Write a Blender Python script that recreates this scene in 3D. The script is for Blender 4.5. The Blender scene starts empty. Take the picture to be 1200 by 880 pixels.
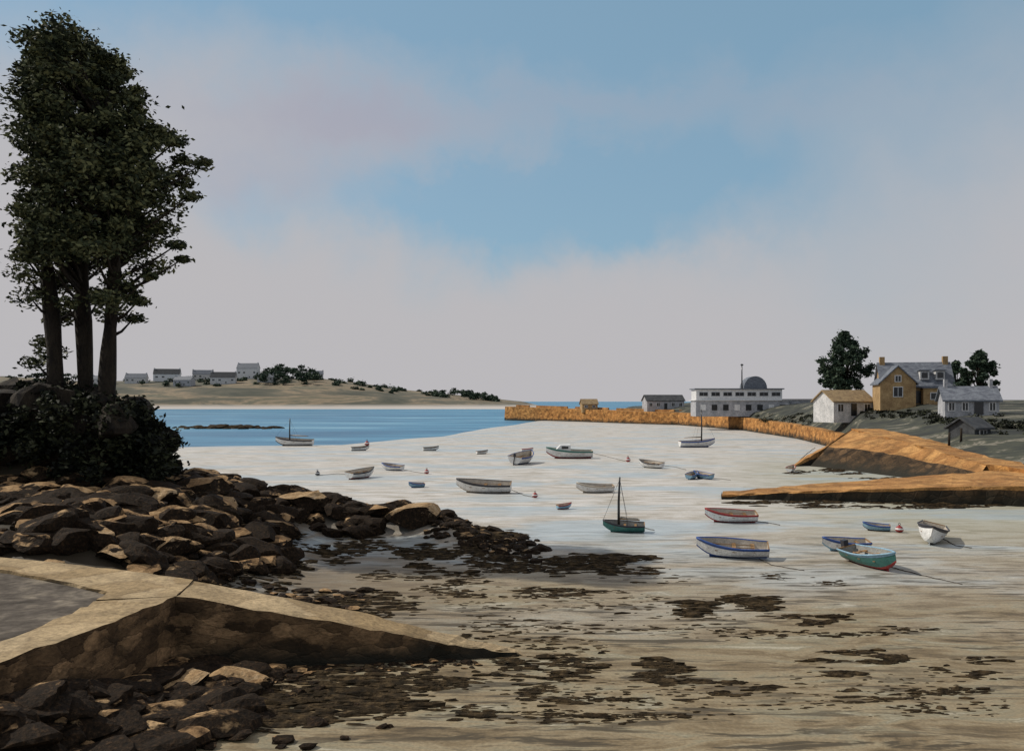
import bpy, math, random, bmesh
import numpy as np
from mathutils import Vector, Matrix
random.seed(7); rng=np.random.default_rng(7)
S=bpy.context.scene
S.view_settings.view_transform='Standard'; S.view_settings.look='None'; S.view_settings.exposure=0
F=1000.0; EYE=8.0; HV=470.0
# placing helpers: image pixel column u (600 = straight ahead) and image pixel row v below the horizon -> metres on the ground
def G(u,v,z=0.0):
    D=F*(EYE-z)/(v-HV); return Vector(((u-600)/F*D,D,z))
def At(u,D,z): return Vector(((u-600)/F*D,D,z))
# ---------------------------------------------------------------- materials
def nd(nt,t,**k):
    n=nt.nodes.new(t)
    for a,b in k.items(): setattr(n,a,b)
    return n
def ramp(nt,stops,interp='LINEAR'):
    r=nt.nodes.new('ShaderNodeValToRGB'); cr=r.color_ramp; cr.interpolation=interp
    while len(cr.elements)<len(stops): cr.elements.new(0.5)
    for e,(p,c) in zip(cr.elements,stops):
        e.position=p; e.color=(c[0],c[1],c[2],1) if hasattr(c,'__len__') else (c,c,c,1)
    return r
def noise(nt,vec,scale,detail=4,rough=.55,dist=0):
    n=nt.nodes.new('ShaderNodeTexNoise'); n.inputs['Scale'].default_value=scale
    n.inputs['Detail'].default_value=detail; n.inputs['Roughness'].default_value=rough
    n.inputs['Distortion'].default_value=dist
    if vec is not None: nt.links.new(vec,n.inputs['Vector'])
    return n
def mapping(nt,vec,sc):
    m=nt.nodes.new('ShaderNodeMapping'); m.inputs['Scale'].default_value=sc
    nt.links.new(vec,m.inputs['Vector']); return m.outputs[0]
def mix(nt,fac,a,b,mode='MIX'):
    m=nt.nodes.new('ShaderNodeMix'); m.data_type='RGBA'; m.blend_type=mode
    for s,v in ((m.inputs[0],fac),(m.inputs[6],a),(m.inputs[7],b)):
        if isinstance(v,bpy.types.NodeSocket): nt.links.new(v,s)
        elif hasattr(v,'__len__'): s.default_value=(v[0],v[1],v[2],1)
        else: s.default_value=v
    return m.outputs[2]
def math_(nt,op,a,b=0.0,clamp=False):
    m=nt.nodes.new('ShaderNodeMath'); m.operation=op; m.use_clamp=clamp
    for i,v in enumerate((a,b)):
        if isinstance(v,bpy.types.NodeSocket): nt.links.new(v,m.inputs[i])
        else: m.inputs[i].default_value=v
    return m.outputs[0]
def mrange(nt,v,a,b,c=0.0,d=1.0):
    m=nd(nt,'ShaderNodeMapRange'); nt.links.new(v,m.inputs[0])
    for i,q in zip((1,2,3,4),(a,b,c,d)): m.inputs[i].default_value=q
    return m.outputs[0]
def newmat(name):
    m=bpy.data.materials.new(name); m.use_nodes=True; nt=m.node_tree
    b=nt.nodes['Principled BSDF']; tc=nt.nodes.new('ShaderNodeTexCoord')
    return m,nt,b,tc.outputs['Object']
def bumpn(nt,b,h,strength,dist):
    bp=nt.nodes.new('ShaderNodeBump'); bp.inputs['Strength'].default_value=strength; bp.inputs['Distance'].default_value=dist
    nt.links.new(h,bp.inputs['Height']); nt.links.new(bp.outputs[0],b.inputs['Normal'])
def mat(name,c1,c2,scale=3,rough=.85,bump=.3,bd=.05,spec=.25,c3=None,sc=(1,1,1)):
    m,nt,b,oc=newmat(name); v=mapping(nt,oc,sc)
    n=noise(nt,v,scale,4,.6,.4)
    st=[(.35,c1),(.65,c2)] if c3 is None else [(.3,c1),(.5,c2),(.68,c3)]
    r=ramp(nt,st); nt.links.new(n.outputs[0],r.inputs[0])
    n2=noise(nt,v,scale*6,3,.6); r2=ramp(nt,[(.3,.72),(.7,1.2)]); nt.links.new(n2.outputs[0],r2.inputs[0])
    nt.links.new(mix(nt,1.0,r.outputs[0],r2.outputs[0],'MULTIPLY'),b.inputs['Base Color'])
    b.inputs['Roughness'].default_value=rough; b.inputs['Specular IOR Level'].default_value=spec
    if bump: bumpn(nt,b,n2.outputs[0],bump,bd)
    return m
def stone(name,c1,c2,cm,scale=2.0,zs=1.6,weed=None,stain=(.35,.5),warp=.22,joint=.55,lo=.3):
    m,nt,b,oc=newmat(name); v=mapping(nt,oc,(1,1,zs))
    dn=noise(nt,v,2.2,3); vv=mix(nt,warp,v,dn.outputs[1])
    vo=nd(nt,'ShaderNodeTexVoronoi'); vo.inputs['Scale'].default_value=scale; nt.links.new(vv,vo.inputs['Vector'])
    ve=nd(nt,'ShaderNodeTexVoronoi',feature='DISTANCE_TO_EDGE'); ve.inputs['Scale'].default_value=scale; nt.links.new(vv,ve.inputs['Vector'])
    sep=nd(nt,'ShaderNodeSeparateColor'); nt.links.new(vo.outputs['Color'],sep.inputs[0])
    col=mix(nt,sep.outputs[0],c1,c2)
    fn=noise(nt,v,7,4,.7); fr=ramp(nt,[(.3,.6),(.7,1.35)]); nt.links.new(fn.outputs[0],fr.inputs[0]); col=mix(nt,1.0,col,fr.outputs[0],'MULTIPLY')
    n=noise(nt,v,.55,4,.65,.5); r=ramp(nt,[(stain[0],lo),(stain[1],.8),(.7,1.15)]); nt.links.new(n.outputs[0],r.inputs[0])
    col=mix(nt,1.0,col,r.outputs[0],'MULTIPLY')
    e=ramp(nt,[(.0,0),(.09,1)]); nt.links.new(ve.outputs[0],e.inputs[0])
    ef=math_(nt,'ADD',math_(nt,'MULTIPLY',e.outputs[0],joint),1-joint)
    col=mix(nt,ef,cm,col)
    if weed:
        s2=nd(nt,'ShaderNodeSeparateXYZ'); nt.links.new(oc,s2.inputs[0])
        h=math_(nt,'ADD',s2.outputs[2],math_(nt,'MULTIPLY',math_(nt,'SUBTRACT',n.outputs[0],.5),(weed[1]-weed[0])*1.6))
        col=mix(nt,mrange(nt,h,weed[0],weed[1]),(.022,.02,.014),col)
    nt.links.new(col,b.inputs['Base Color'])
    b.inputs['Roughness'].default_value=.9; b.inputs['Specular IOR Level'].default_value=.2
    bumpn(nt,b,math_(nt,'ADD',math_(nt,'MULTIPLY',e.outputs[0],joint*1.5),math_(nt,'MULTIPLY',fn.outputs[0],.8)),.6,.06); return m
def foliage(name,dark,mid,light):
    m,nt,b,oc=newmat(name)
    g=nd(nt,'ShaderNodeNewGeometry'); n=noise(nt,oc,.6,2)
    f=math_(nt,'ADD',math_(nt,'MULTIPLY',g.outputs['Random Per Island'],.45),math_(nt,'MULTIPLY',n.outputs[0],.8))
    r=ramp(nt,[(.38,dark),(.62,mid),(.84,light)]); nt.links.new(f,r.inputs[0])
    nt.links.new(r.outputs[0],b.inputs['Base Color']); b.inputs['Roughness'].default_value=.7
    b.inputs['Specular IOR Level'].default_value=.15
    return m
def plain(name,c,rough=.45,spec=.4): return mat(name,[x*.78 for x in c],c,2.5,rough,.05,.01,spec)
# ---------------------------------------------------------------- mesh helpers
def link(o,parent=None):
    S.collection.objects.link(o)
    if parent: o.parent=parent
    return o
def mesh_obj(name,V,Fc,mats,midx=None,parent=None,smooth=False):
    me=bpy.data.meshes.new(name); V=np.asarray(V,dtype=np.float32)
    if isinstance(Fc,np.ndarray):
        k=Fc.shape[1]; n=len(Fc)
        me.vertices.add(len(V)); me.vertices.foreach_set('co',V.ravel())
        me.loops.add(n*k); me.loops.foreach_set('vertex_index',Fc.astype(np.int32).ravel())
        me.polygons.add(n); me.polygons.foreach_set('loop_start',np.arange(0,n*k,k,dtype=np.int32))
        me.update(calc_edges=True)
    else:
        me.from_pydata([tuple(map(float,v)) for v in V],[],[tuple(map(int,f)) for f in Fc])
    for m in (mats if isinstance(mats,(list,tuple)) else [mats]): me.materials.append(m)
    if midx is not None: me.polygons.foreach_set('material_index',np.asarray(midx,dtype=np.int32))
    me.polygons.foreach_set('use_smooth',[bool(smooth)]*len(me.polygons))
    me.validate(); me.update()
    return link(bpy.data.objects.new(name,me),parent)
def empty(name,loc,rz=0,rot=None):
    e=bpy.data.objects.new(name,None); e.empty_display_size=.3; e.location=loc
    e.rotation_euler=rot if rot else (0,0,rz); return link(e)
def box_geo(c,s):
    x,y,z=c; a,b,d=[q/2 for q in s]
    V=[(x+i*a,y+j*b,z+k*d) for k in(-1,1) for j in(-1,1) for i in(-1,1)]
    return V,[(0,2,3,1),(4,5,7,6),(0,1,5,4),(2,6,7,3),(0,4,6,2),(1,3,7,5)]
def box(name,c,s,m,parent=None):
    V,f=box_geo(c,s); return mesh_obj(name,V,f,m,parent=parent)
def tube_geo(pts,rad,n=7):
    pts=[Vector(p) for p in pts]; V=[];Fc=[]
    for i,p in enumerate(pts):
        d=(pts[min(i+1,len(pts)-1)]-pts[max(i-1,0)]).normalized()
        a=d.cross(Vector((.13,.97,.2))); 
        if a.length<.05: a=d.cross(Vector((1,0,0)))
        a.normalize(); b=d.cross(a)
        r=rad[i] if hasattr(rad,'__len__') else rad
        for k in range(n):
            t=2*math.pi*k/n; V.append(p+a*math.cos(t)*r+b*math.sin(t)*r)
    for i in range(len(pts)-1):
        for k in range(n): Fc.append((i*n+k,i*n+(k+1)%n,(i+1)*n+(k+1)%n,(i+1)*n+k))
    Fc.append(tuple(range(n))[::-1]); Fc.append(tuple((len(pts)-1)*n+k for k in range(n)))
    return V,Fc
def tube(name,pts,rad,m,parent=None,n=7):
    V,f=tube_geo(pts,rad,n); return mesh_obj(name,V,f,m,parent=parent,smooth=True)
class Geo:
    def __init__(s): s.V=[];s.F=[]
    def add(s,g):
        o=len(s.V); s.V+=list(g[0]); s.F+=[tuple(i+o for i in f) for f in g[1]]
def smst(a,b,x): t=np.clip((x-a)/(b-a),0,1); return t*t*(3-2*t)
_ph=rng.uniform(0,6.28,(24,)); _dr=rng.normal(size=(24,2))
def vn(x,y,f):
    s=0
    for i in range(8): s=s+np.sin((_dr[i,0]*x+_dr[i,1]*y)*f*(1+.35*i)+_ph[i]+1.7*np.sin((_dr[i+8,0]*x+_dr[i+8,1]*y)*f*.6+_ph[i+8]))/(1+.3*i)
    return s/4.2
# ---------------------------------------------------------------- terrain
RID=np.array([(-22,50,3.0),(-19,52,2.9),(-14,54,2.1),(-9.8,53,1.35),(-5.2,52,1.15),(-1.8,48,.45),(.6,45,0.02)])
def shoreD(u): return np.interp(u,[-600,210,400,520,600,650,720,3000],[154,154,160,200,290,400,700,700])
def hgt(x,y):
    x=np.asarray(x,float);y=np.asarray(y,float)
    u=x/np.maximum(y,1)*1000+600; sd=shoreD(u)+vn(x,y,.05)*9
    z=-np.maximum(0,y-(sd-15))*.02; z=np.maximum(z,-5)
    z=z+vn(x,y,.35)*.05*smst(160,60,y)+vn(x,y,1.4)*.02*smst(90,40,y)
    land=3.0*smst(-9,-19,x)*smst(29,36,y)+1.3*smst(-12,-16,x)*smst(36,28,y)
    land=land+3.0*smst(-19,-27,x)*smst(42,50,y)
    land=land*(1-smst(-.455,-.41,x/np.maximum(y,1))*smst(54,60,y))
    land=land*smst(150,95,y)
    r=np.zeros_like(z)
    for a,b in zip(RID[:-1],RID[1:]):
        d=b[:2]-a[:2]; t=np.clip(((x-a[0])*d[0]+(y-a[1])*d[1])/(d@d),0,1)
        dist=np.hypot(x-a[0]-t*d[0],y-a[1]-t*d[1]); r=np.maximum(r,(a[2]+t*(b[2]-a[2]))*np.exp(-(dist/2.3)**2))
    return np.maximum(z+land,z+r)+land*vn(x,y,.9)*.06+.3*smst(-5,-10,x)*smst(26,22,y)+1.0*smst(-9.0,-11.3,x)*smst(23.5,19.5,y)
NU,NV=400,400
tt=np.linspace(-1.7,1.7,NU); dd=np.exp(np.linspace(math.log(4),math.log(2500),NV))
T,Dg=np.meshgrid(tt,dd); X=T*Dg; Y=Dg; Z=hgt(X,Y)
V=np.stack([X.ravel(),Y.ravel(),Z.ravel()],1)
i=np.arange(NV-1)[:,None]*NU+np.arange(NU-1)[None,:]
Fq=np.stack([i,i+1,i+NU+1,i+NU],-1).reshape(-1,4)
m,nt,b,oc=newmat('beach_sand')
sep=nd(nt,'ShaderNodeSeparateXYZ'); nt.links.new(oc,sep.inputs[0]); X_,Y_,Z_=sep.outputs
nA=noise(nt,mapping(nt,oc,(.05,.15,1)),1.0,4,.6,.6)
nB=noise(nt,mapping(nt,oc,(.30,.95,1)),1.0,5,.68,.7)
nC=noise(nt,oc,11,2,.6)
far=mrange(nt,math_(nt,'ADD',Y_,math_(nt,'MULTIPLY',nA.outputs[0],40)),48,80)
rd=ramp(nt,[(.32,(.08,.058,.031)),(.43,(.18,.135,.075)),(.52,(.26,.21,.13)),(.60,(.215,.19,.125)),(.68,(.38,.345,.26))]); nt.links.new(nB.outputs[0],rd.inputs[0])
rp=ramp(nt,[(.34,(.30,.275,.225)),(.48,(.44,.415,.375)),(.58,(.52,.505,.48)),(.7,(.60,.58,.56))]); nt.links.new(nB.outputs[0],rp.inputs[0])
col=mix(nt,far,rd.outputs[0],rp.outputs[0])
fine=ramp(nt,[(.3,.8),(.7,1.15)]); nt.links.new(nC.outputs[0],fine.inputs[0])
col=mix(nt,1.0,col,fine.outputs[0],'MULTIPLY')
gz=math_(nt,'MULTIPLY',mrange(nt,math_(nt,'SUBTRACT',X_,math_(nt,'MULTIPLY',Y_,.2)),2,14),math_(nt,'MULTIPLY',mrange(nt,Y_,40,58),mrange(nt,Y_,135,100)))
col=mix(nt,math_(nt,'MULTIPLY',gz,.6),col,(.25,.25,.17))
mz=math_(nt,'MULTIPLY',mrange(nt,X_,1,-9),math_(nt,'MULTIPLY',mrange(nt,Y_,26,30),mrange(nt,Y_,54,46)))
col=mix(nt,math_(nt,'MULTIPLY',mz,.7),col,(.11,.078,.046))
wet=ramp(nt,[(.49,0),(.60,1)]); nt.links.new(nA.outputs[0],wet.inputs[0])
wm=math_(nt,'MULTIPLY',wet.outputs[0],mrange(nt,Y_,30,48))
col=mix(nt,math_(nt,'MULTIPLY',wm,.6),col,(.36,.44,.48))
nW=noise(nt,mapping(nt,oc,(.32,2.3,1)),1.0,4,.68,.5)
ws=ramp(nt,[(.52,0),(.58,1)]); nt.links.new(nW.outputs[0],ws.inputs[0])
ws2=mrange(nt,nA.outputs[0],.38,.50)
col=mix(nt,math_(nt,'MULTIPLY',math_(nt,'MULTIPLY',math_(nt,'MULTIPLY',ws.outputs[0],ws2),mrange(nt,Y_,62,32)),.88),col,(.052,.04,.023))
col=mix(nt,mrange(nt,Z_,.25,1.0),col,(.03,.023,.014))
nt.links.new(col,b.inputs['Base Color'])
nt.links.new(mix(nt,wm,(.65,)*3,(.3,)*3),b.inputs['Roughness']); b.inputs['Specular IOR Level'].default_value=.28
bumpn(nt,b,nB.outputs[0],.4,.12)
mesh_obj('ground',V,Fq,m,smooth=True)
# sea
m,nt,b,oc=newmat('sea_water')
n=noise(nt,mapping(nt,oc,(.012,.05,1)),1.0,4,.6,.4)
r=ramp(nt,[(.35,(.025,.12,.23)),(.55,(.06,.22,.36)),(.72,(.22,.42,.52))]); nt.links.new(n.outputs[0],r.inputs[0])
nt.links.new(r.outputs[0],b.inputs['Base Color']); b.inputs['Roughness'].default_value=.35; b.inputs['Specular IOR Level'].default_value=.18
n2=noise(nt,mapping(nt,oc,(.25,.8,1)),1,4); bumpn(nt,b,n2.outputs[0],.5,.3)
R=14000
mesh_obj('sea',[(-R,60,-.3),(R,60,-.3),(R,R,-.3),(-R,R,-.3)],[(0,1,2,3)],m)
# ---------------------------------------------------------------- far headland across the bay
us=np.linspace(-900,640,260); ks=np.linspace(0,1,26)
cv=np.interp(us,[-900,0,100,150,200,300,380,430,500,560,612,640],[438,441,447,447,446,444,444,451,460,465.5,470,478])
def head(u,k):
    c=np.interp(u,us,cv); zc=8+(470-c)*1.1
    D=880+k*420; p=min(1,k/.5)
    z=-1+(zc+1)*(math.sin(p*math.pi/2)**.8) if k<=.5 else zc*(1-(k-.5)*.6)
    x=(u-600)/F*D
    return x,D,z+ (float(vn(x*1.0,D,.03))*1.2 if z>2 else 0)
VV=[head(u,k) for k in ks for u in us]
nu=len(us); i=np.arange(len(ks)-1)[:,None]*nu+np.arange(nu-1)[None,:]
m,nt,b,oc=newmat('headland_heath'); sep=nd(nt,'ShaderNodeSeparateXYZ'); nt.links.new(oc,sep.inputs[0])
n=noise(nt,mapping(nt,oc,(.010,.02,.09)),1,5,.68,.5)
r=ramp(nt,[(.36,(.04,.045,.032)),(.48,(.09,.085,.06)),(.55,(.22,.17,.11)),(.62,(.08,.082,.055)),(.75,(.25,.21,.15))]); nt.links.new(n.outputs[0],r.inputs[0])
nt.links.new(mix(nt,mrange(nt,sep.outputs[2],1.5,5),(.46,.43,.40),r.outputs[0]),b.inputs['Base Color']); b.inputs['Roughness'].default_value=.95
mesh_obj('headland',VV,np.stack([i,i+1,i+nu+1,i+nu],-1).reshape(-1,4),m,smooth=True)
# ---------------------------------------------------------------- materials list
M_black=plain('dark_opening',(.02,.022,.025),.25,.5)
M_white=plain('white_paint',(.72,.72,.72)); M_offw=mat('render_white',(.42,.42,.42),(.60,.59,.58),.8,.9,.1)
M_grey=mat('render_grey',(.27,.28,.30),(.43,.43,.45),.8,.9,.1)
M_tan=mat('tan_render',(.27,.175,.085),(.42,.29,.145),.9,.9,.1)
M_tanroof=mat('tan_tile',(.20,.14,.08),(.33,.24,.13),1.5,.8,.3)
M_slate=mat('slate_roof',(.085,.095,.12),(.18,.20,.23),1.2,.6,.2,sc=(1,1,3))
M_dslate=mat('dark_roof',(.03,.033,.038),(.07,.075,.08),1,.7,.2)
M_bark=mat('pine_bark',(.010,.008,.007),(.035,.027,.018),2,.95,.8,.1,sc=(1,1,.3))
M_pine=foliage('pine_foliage',(.010,.015,.008),(.045,.056,.027),(.15,.155,.07))
M_bush=foliage('bush_foliage',(.003,.004,.003),(.009,.012,.007),(.045,.05,.024))
M_tree=foliage('tree_foliage',(.010,.022,.015),(.028,.05,.032),(.08,.11,.07))
M_rope=plain('rope',(.07,.06,.05),.9); M_wood=mat('varnished_wood',(.22,.13,.06),(.32,.2,.1),4,.5,.1)
M_pier=stone('ochre_stone',(.34,.15,.042),(.54,.27,.085),(.20,.09,.03),1.1,1.5,(.2,1.4))
M_pier_top=stone('ochre_paving',(.34,.165,.055),(.52,.28,.10),(.16,.08,.03),.8,1.0,None,(.36,.5),.3,.35,.5)
M_brown=stone('shaded_weedy_stone',(.04,.026,.014),(.13,.078,.038),(.012,.01,.007),1.3,1.4,(.3,1.4))  # brown stone with the shade of jetty, ramp and apron faces in its colour
M_wallst=stone('old_wall_stone',(.07,.042,.021),(.33,.205,.105),(.04,.026,.015),2.3,2.0,(.05,.8),(.38,.56),.4,.3)
M_cope=stone('coping_stone',(.28,.20,.105),(.46,.355,.215),(.14,.10,.06),.75,1.0,None,(.30,.45),.35,.3,.6)
M_asph=mat('asphalt',(.05,.044,.038),(.115,.10,.085),.7,.95,.3,.03,c3=(.26,.225,.175),spec=.05)
def rockmat(name,th,tanc,random_k=1.3):
    m,nt,b,oc=newmat(name); g=nd(nt,'ShaderNodeNewGeometry')
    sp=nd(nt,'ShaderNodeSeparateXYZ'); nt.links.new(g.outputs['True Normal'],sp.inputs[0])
    n=noise(nt,oc,1.6,4,.65,.4); n2=noise(nt,oc,9,4,.7)
    tan_=ramp(nt,[(.3,tanc[0]),(.5,tanc[1]),(.7,tanc[2])]); nt.links.new(n.outputs[0],tan_.inputs[0])
    fv=ramp(nt,[(.3,.6),(.7,1.25)]); nt.links.new(n2.outputs[0],fv.inputs[0]); tc_=mix(nt,1.0,tan_.outputs[0],fv.outputs[0],'MULTIPLY')
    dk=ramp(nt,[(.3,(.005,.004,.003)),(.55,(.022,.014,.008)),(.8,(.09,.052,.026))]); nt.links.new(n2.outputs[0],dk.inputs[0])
    f=math_(nt,'ADD',sp.outputs[2],math_(nt,'MULTIPLY',math_(nt,'SUBTRACT',n.outputs[0],.5),1.4))  # faces turned up take tan, sides dark: lit tops put into the colour
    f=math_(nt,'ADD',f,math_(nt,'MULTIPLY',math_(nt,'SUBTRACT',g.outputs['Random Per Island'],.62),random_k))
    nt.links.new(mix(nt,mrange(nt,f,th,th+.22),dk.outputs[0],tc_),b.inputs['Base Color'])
    b.inputs['Roughness'].default_value=.85; b.inputs['Specular IOR Level'].default_value=.12; bumpn(nt,b,n2.outputs[0],.7,.1)
    return m
TC=((.12,.068,.032),(.29,.18,.088),(.44,.30,.16))
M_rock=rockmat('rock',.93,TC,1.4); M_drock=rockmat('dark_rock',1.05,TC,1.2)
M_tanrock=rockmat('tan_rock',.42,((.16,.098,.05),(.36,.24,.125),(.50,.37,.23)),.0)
M_weed_shadow=mat('seaweed_and_shadow',(.010,.008,.005),(.034,.024,.013),3,.85,.7,.05,c3=(.09,.062,.032),spec=.08)
# ---------------------------------------------------------------- rocks
def ico(k):
    bm=bmesh.new(); bmesh.ops.create_icosphere(bm,subdivisions=k,radius=1); bm.verts.ensure_lookup_table()
    a=np.array([v.co[:] for v in bm.verts]); f=np.array([[v.index for v in q.verts] for q in bm.faces]); bm.free(); return a,f
ICO={1:ico(1),2:ico(2),3:ico(3)}
def rock_geo(p,s,lv=2,planes=11):
    B=ICO[lv][0].copy()
    if lv==1: planes=4
    for _ in range(planes):
        n=rng.normal(size=3); n/=np.linalg.norm(n); d=rng.uniform(.46,.84)
        q=np.maximum(0,B@n-d); B-=q[:,None]*n
    f1=rng.normal(size=3)*2.2; f2=rng.normal(size=3)*4.5
    B*=(1+.07*np.sin(B@f1+1)+.04*np.sin(B@f2))[:,None]
    B+=rng.normal(scale=.012 if lv==3 else (.03 if lv==2 else .12),size=B.shape)
    B/=np.abs(B).max(axis=0)
    a=rng.uniform(-.6,.6) if lv>1 else rng.uniform(-.15,.15); c,sn=math.cos(a),math.sin(a)
    B=B*np.array(s); B=B@np.array([[c,sn,0],[-sn,c,0],[0,0,1]])
    tl=rng.uniform(-.16,.16) if lv>1 else 0; B[:,2]+=B[:,0]*tl
    return B+np.array(p)
def rock_field(name,items,mt,parent=None):
    Vs=[];Fs=[];o=0
    for p,s,lv in items:
        B=rock_geo(p,s,lv); Vs.append(B);Fs.append(ICO[lv][1]+o);o+=len(B)
    return mesh_obj(name,np.concatenate(Vs),np.concatenate(Fs),mt,parent=parent)
def put(x,y,s,sq=.6,el=1.25,lv=2,sink=.25):
    s=s*rng.uniform(.75,1.25); z=float(hgt(x,y))
    return ((x,y,z+s*sq*(.5-sink)),(s*el,s,s*sq),lv)
items=[]
for _ in range(440):
    k=rng.integers(1,len(RID)-1); t=rng.random(); a=RID[k]+(RID[k+1]-RID[k])*t
    w=1.7 if k<4 else 1.0
    items.append(put(a[0]+rng.normal()*w,a[1]+rng.normal()*w,rng.uniform(.2,.8)*(1.0 if k<4 else .45),.66,1.3,3 if k<3 else 2))
rock_field('rocky_spit',items,M_drock)
items=[]
for _ in range(600):
    y=rng.uniform(33,54); x=rng.uniform(-.60,-.27)*y
    if x>-10.5-rng.random()*2 and y<46: continue
    items.append(put(x,y,rng.uniform(.16,1.0)**1.2,.66,1.3,3))
for _ in range(150):
    y=rng.uniform(28.6,36); x=rng.uniform(-14,-6); items.append(put(x,y,rng.uniform(.08,.38),.5,1.5))
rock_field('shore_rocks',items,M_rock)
items=[]
for _ in range(560):
    y=rng.uniform(17.5,25); x=-12.8+abs(rng.normal())*3.6
    wallx=np.interp(y,[16,20,23,25.4],[-12.2,-10.9,-10.2,-9.8])
    if x<wallx+.3: x=wallx+.3+rng.random()*1.2
    if x>-2.4: continue
    items.append(put(x,y,rng.uniform(.08,.6)*(1.1 if x<-7 else .42),.55,1.4,3 if x<-8 else 2))
for _ in range(140):
    t=rng.random(); x=-10+t*9; y=25.1+t*1.3-abs(rng.normal())*.45; items.append(put(x,y,rng.uniform(.05,.28)*(1-.6*t),.5,1.6,2))
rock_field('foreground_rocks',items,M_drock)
def hit(u,v):
    for D in np.arange(15,120,.25):
        x=(u-600)/F*D; z=EYE-(v-HV)/F*D
        if float(hgt(x,D))>=z: return x,D
    q=G(u,v); return q.x,q.y
def boulder(u,v,wpx,sq=.5,el=1.35):
    x,y=hit(u,v); w=wpx*y/1000/2
    B=rock_geo((0,0,0),(w,w/el,w*sq),3,13)
    o=mesh_obj('boulder',B,ICO[3][1],M_tanrock); o.location=(x,y,float(hgt(x,y))+w*sq*.55)
for a in [(98,588,52,.4),(182,590,50,.45),(353,598,62,.45),(485,612,78,.36),(205,652,62,.5),(165,664,46,.5),(135,655,50,.4),(262,596,46,.4),
          (212,812,84,.42),(280,808,66,.5),(185,785,42,.6),(70,640,50,.5),(118,636,46,.5),(70,610,40,.4),(60,668,40,.4),(240,628,40,.4),(40,588,40,.4),(150,825,46,.5)]:
    boulder(*a)
items=[]
for _ in range(60):
    t=rng.normal()*.3; x0=At(266+t*110,262+rng.normal()*4,-.3); s=rng.uniform(.4,1.4)*(1.15-min(1,abs(t)))
    items.append(((x0.x,x0.y,-.25),(s*2.4,s*1.5,s*.85),2))
rock_field('rock_islet',items,M_weed_shadow)
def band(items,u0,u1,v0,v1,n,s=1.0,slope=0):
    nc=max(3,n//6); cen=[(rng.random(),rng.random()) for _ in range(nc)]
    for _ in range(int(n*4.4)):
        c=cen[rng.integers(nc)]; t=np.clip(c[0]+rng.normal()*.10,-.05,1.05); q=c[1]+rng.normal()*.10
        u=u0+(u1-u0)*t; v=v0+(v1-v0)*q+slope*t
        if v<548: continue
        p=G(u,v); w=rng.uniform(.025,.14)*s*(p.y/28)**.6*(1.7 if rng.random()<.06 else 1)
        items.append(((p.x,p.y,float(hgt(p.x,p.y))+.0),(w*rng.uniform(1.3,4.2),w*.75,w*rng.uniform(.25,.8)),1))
items=[]
for a in [(475,560,645,662,60,.9),(540,612,625,648,60,1.1),(560,760,652,672,130,1.0),(700,760,656,674,40,1.3),(800,905,700,722,50,1.1),(880,990,716,732,20,.9),
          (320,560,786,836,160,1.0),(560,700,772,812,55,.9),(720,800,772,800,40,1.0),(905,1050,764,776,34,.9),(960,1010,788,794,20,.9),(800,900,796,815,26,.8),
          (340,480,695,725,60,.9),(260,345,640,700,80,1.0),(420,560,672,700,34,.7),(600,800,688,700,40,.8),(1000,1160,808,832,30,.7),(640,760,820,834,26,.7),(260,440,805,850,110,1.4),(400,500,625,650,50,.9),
          (900,1140,735,750,26,.6),(1080,1180,770,800,14,.8),(480,700,745,765,30,.6),(560,960,835,850,50,.6),(880,1000,675,690,14,.5),(300,420,640,665,50,.9),(560,900,725,760,60,.55),(500,640,665,690,30,.8),
          (600,1150,775,845,90,.5),(540,850,675,720,50,.5),(880,1165,588,596,110,1.0),(925,1010,550,556,50,.6),(1000,1160,556,562,50,.6)]:  # dark clumps at the jetty and quay feet stand in for shadow on sand
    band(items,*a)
rock_field('seaweed_and_shadow_patches',items,M_weed_shadow)
# ---------------------------------------------------------------- foreground quay and slipway
def loft(name,rows,mats,midx=None,parent=None,smooth=False,jit=0):
    n=len(rows[0]); V=[];
    for r in rows: V+=[(p[0]+rng.normal()*jit,p[1]+rng.normal()*jit,p[2]+rng.normal()*jit*.6) for p in r]
    Fc=[];mi=[]
    for a in range(len(rows)-1):
        for c in range(n-1):
            Fc.append((a*n+c,a*n+c+1,(a+1)*n+c+1,(a+1)*n+c)); mi.append(midx[a] if midx else 0)
    return mesh_obj(name,V,Fc,mats,mi,parent,smooth)
def lerp_poly(P,n):
    P=[Vector(p) for p in P]; out=[]
    for a,b in zip(P[:-1],P[1:]):
        for k in range(n): out.append(a.lerp(b,k/n))
    out.append(P[-1]); return out
dz=lambda L,h:[p+Vector((0,0,h)) for p in L]
slip=empty('slipway',(0,0,0))
near=lerp_poly([(-10,25.4,2.2),(-5,26.0,1.2),(-2,26.4,.5),(.4,26.9,0.0)],9)
farE=lerp_poly([(-10.35,27.7,2.2),(-5,27.6,1.22),(-2,27.5,.52),(.4,27.4,0.0)],9)
in1=[a.lerp(b,.16) for a,b in zip(near,farE)]
low=[Vector((p.x,p.y-.12,-.4)) for p in near]; lowf=[Vector((p.x,p.y+.1,-.4)) for p in farE]
mid_=[a.lerp(b,.5) for a,b in zip(low,near)]
loft('wall_and_deck',[low,mid_,near,in1,dz(in1,-.03),dz(farE,-.03),lowf],[M_wallst,M_cope],[0,0,1,1,1,0],slip,jit=.035)
quay=empty('stone_quay',(0,0,0))
outer=lerp_poly([(-16,6,2.2),(-14.2,12,2.2),(-12.4,16,2.2),(-11.1,20,2.2),(-10.4,23,2.2),(-10.0,25.4,2.2)],6)
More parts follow.
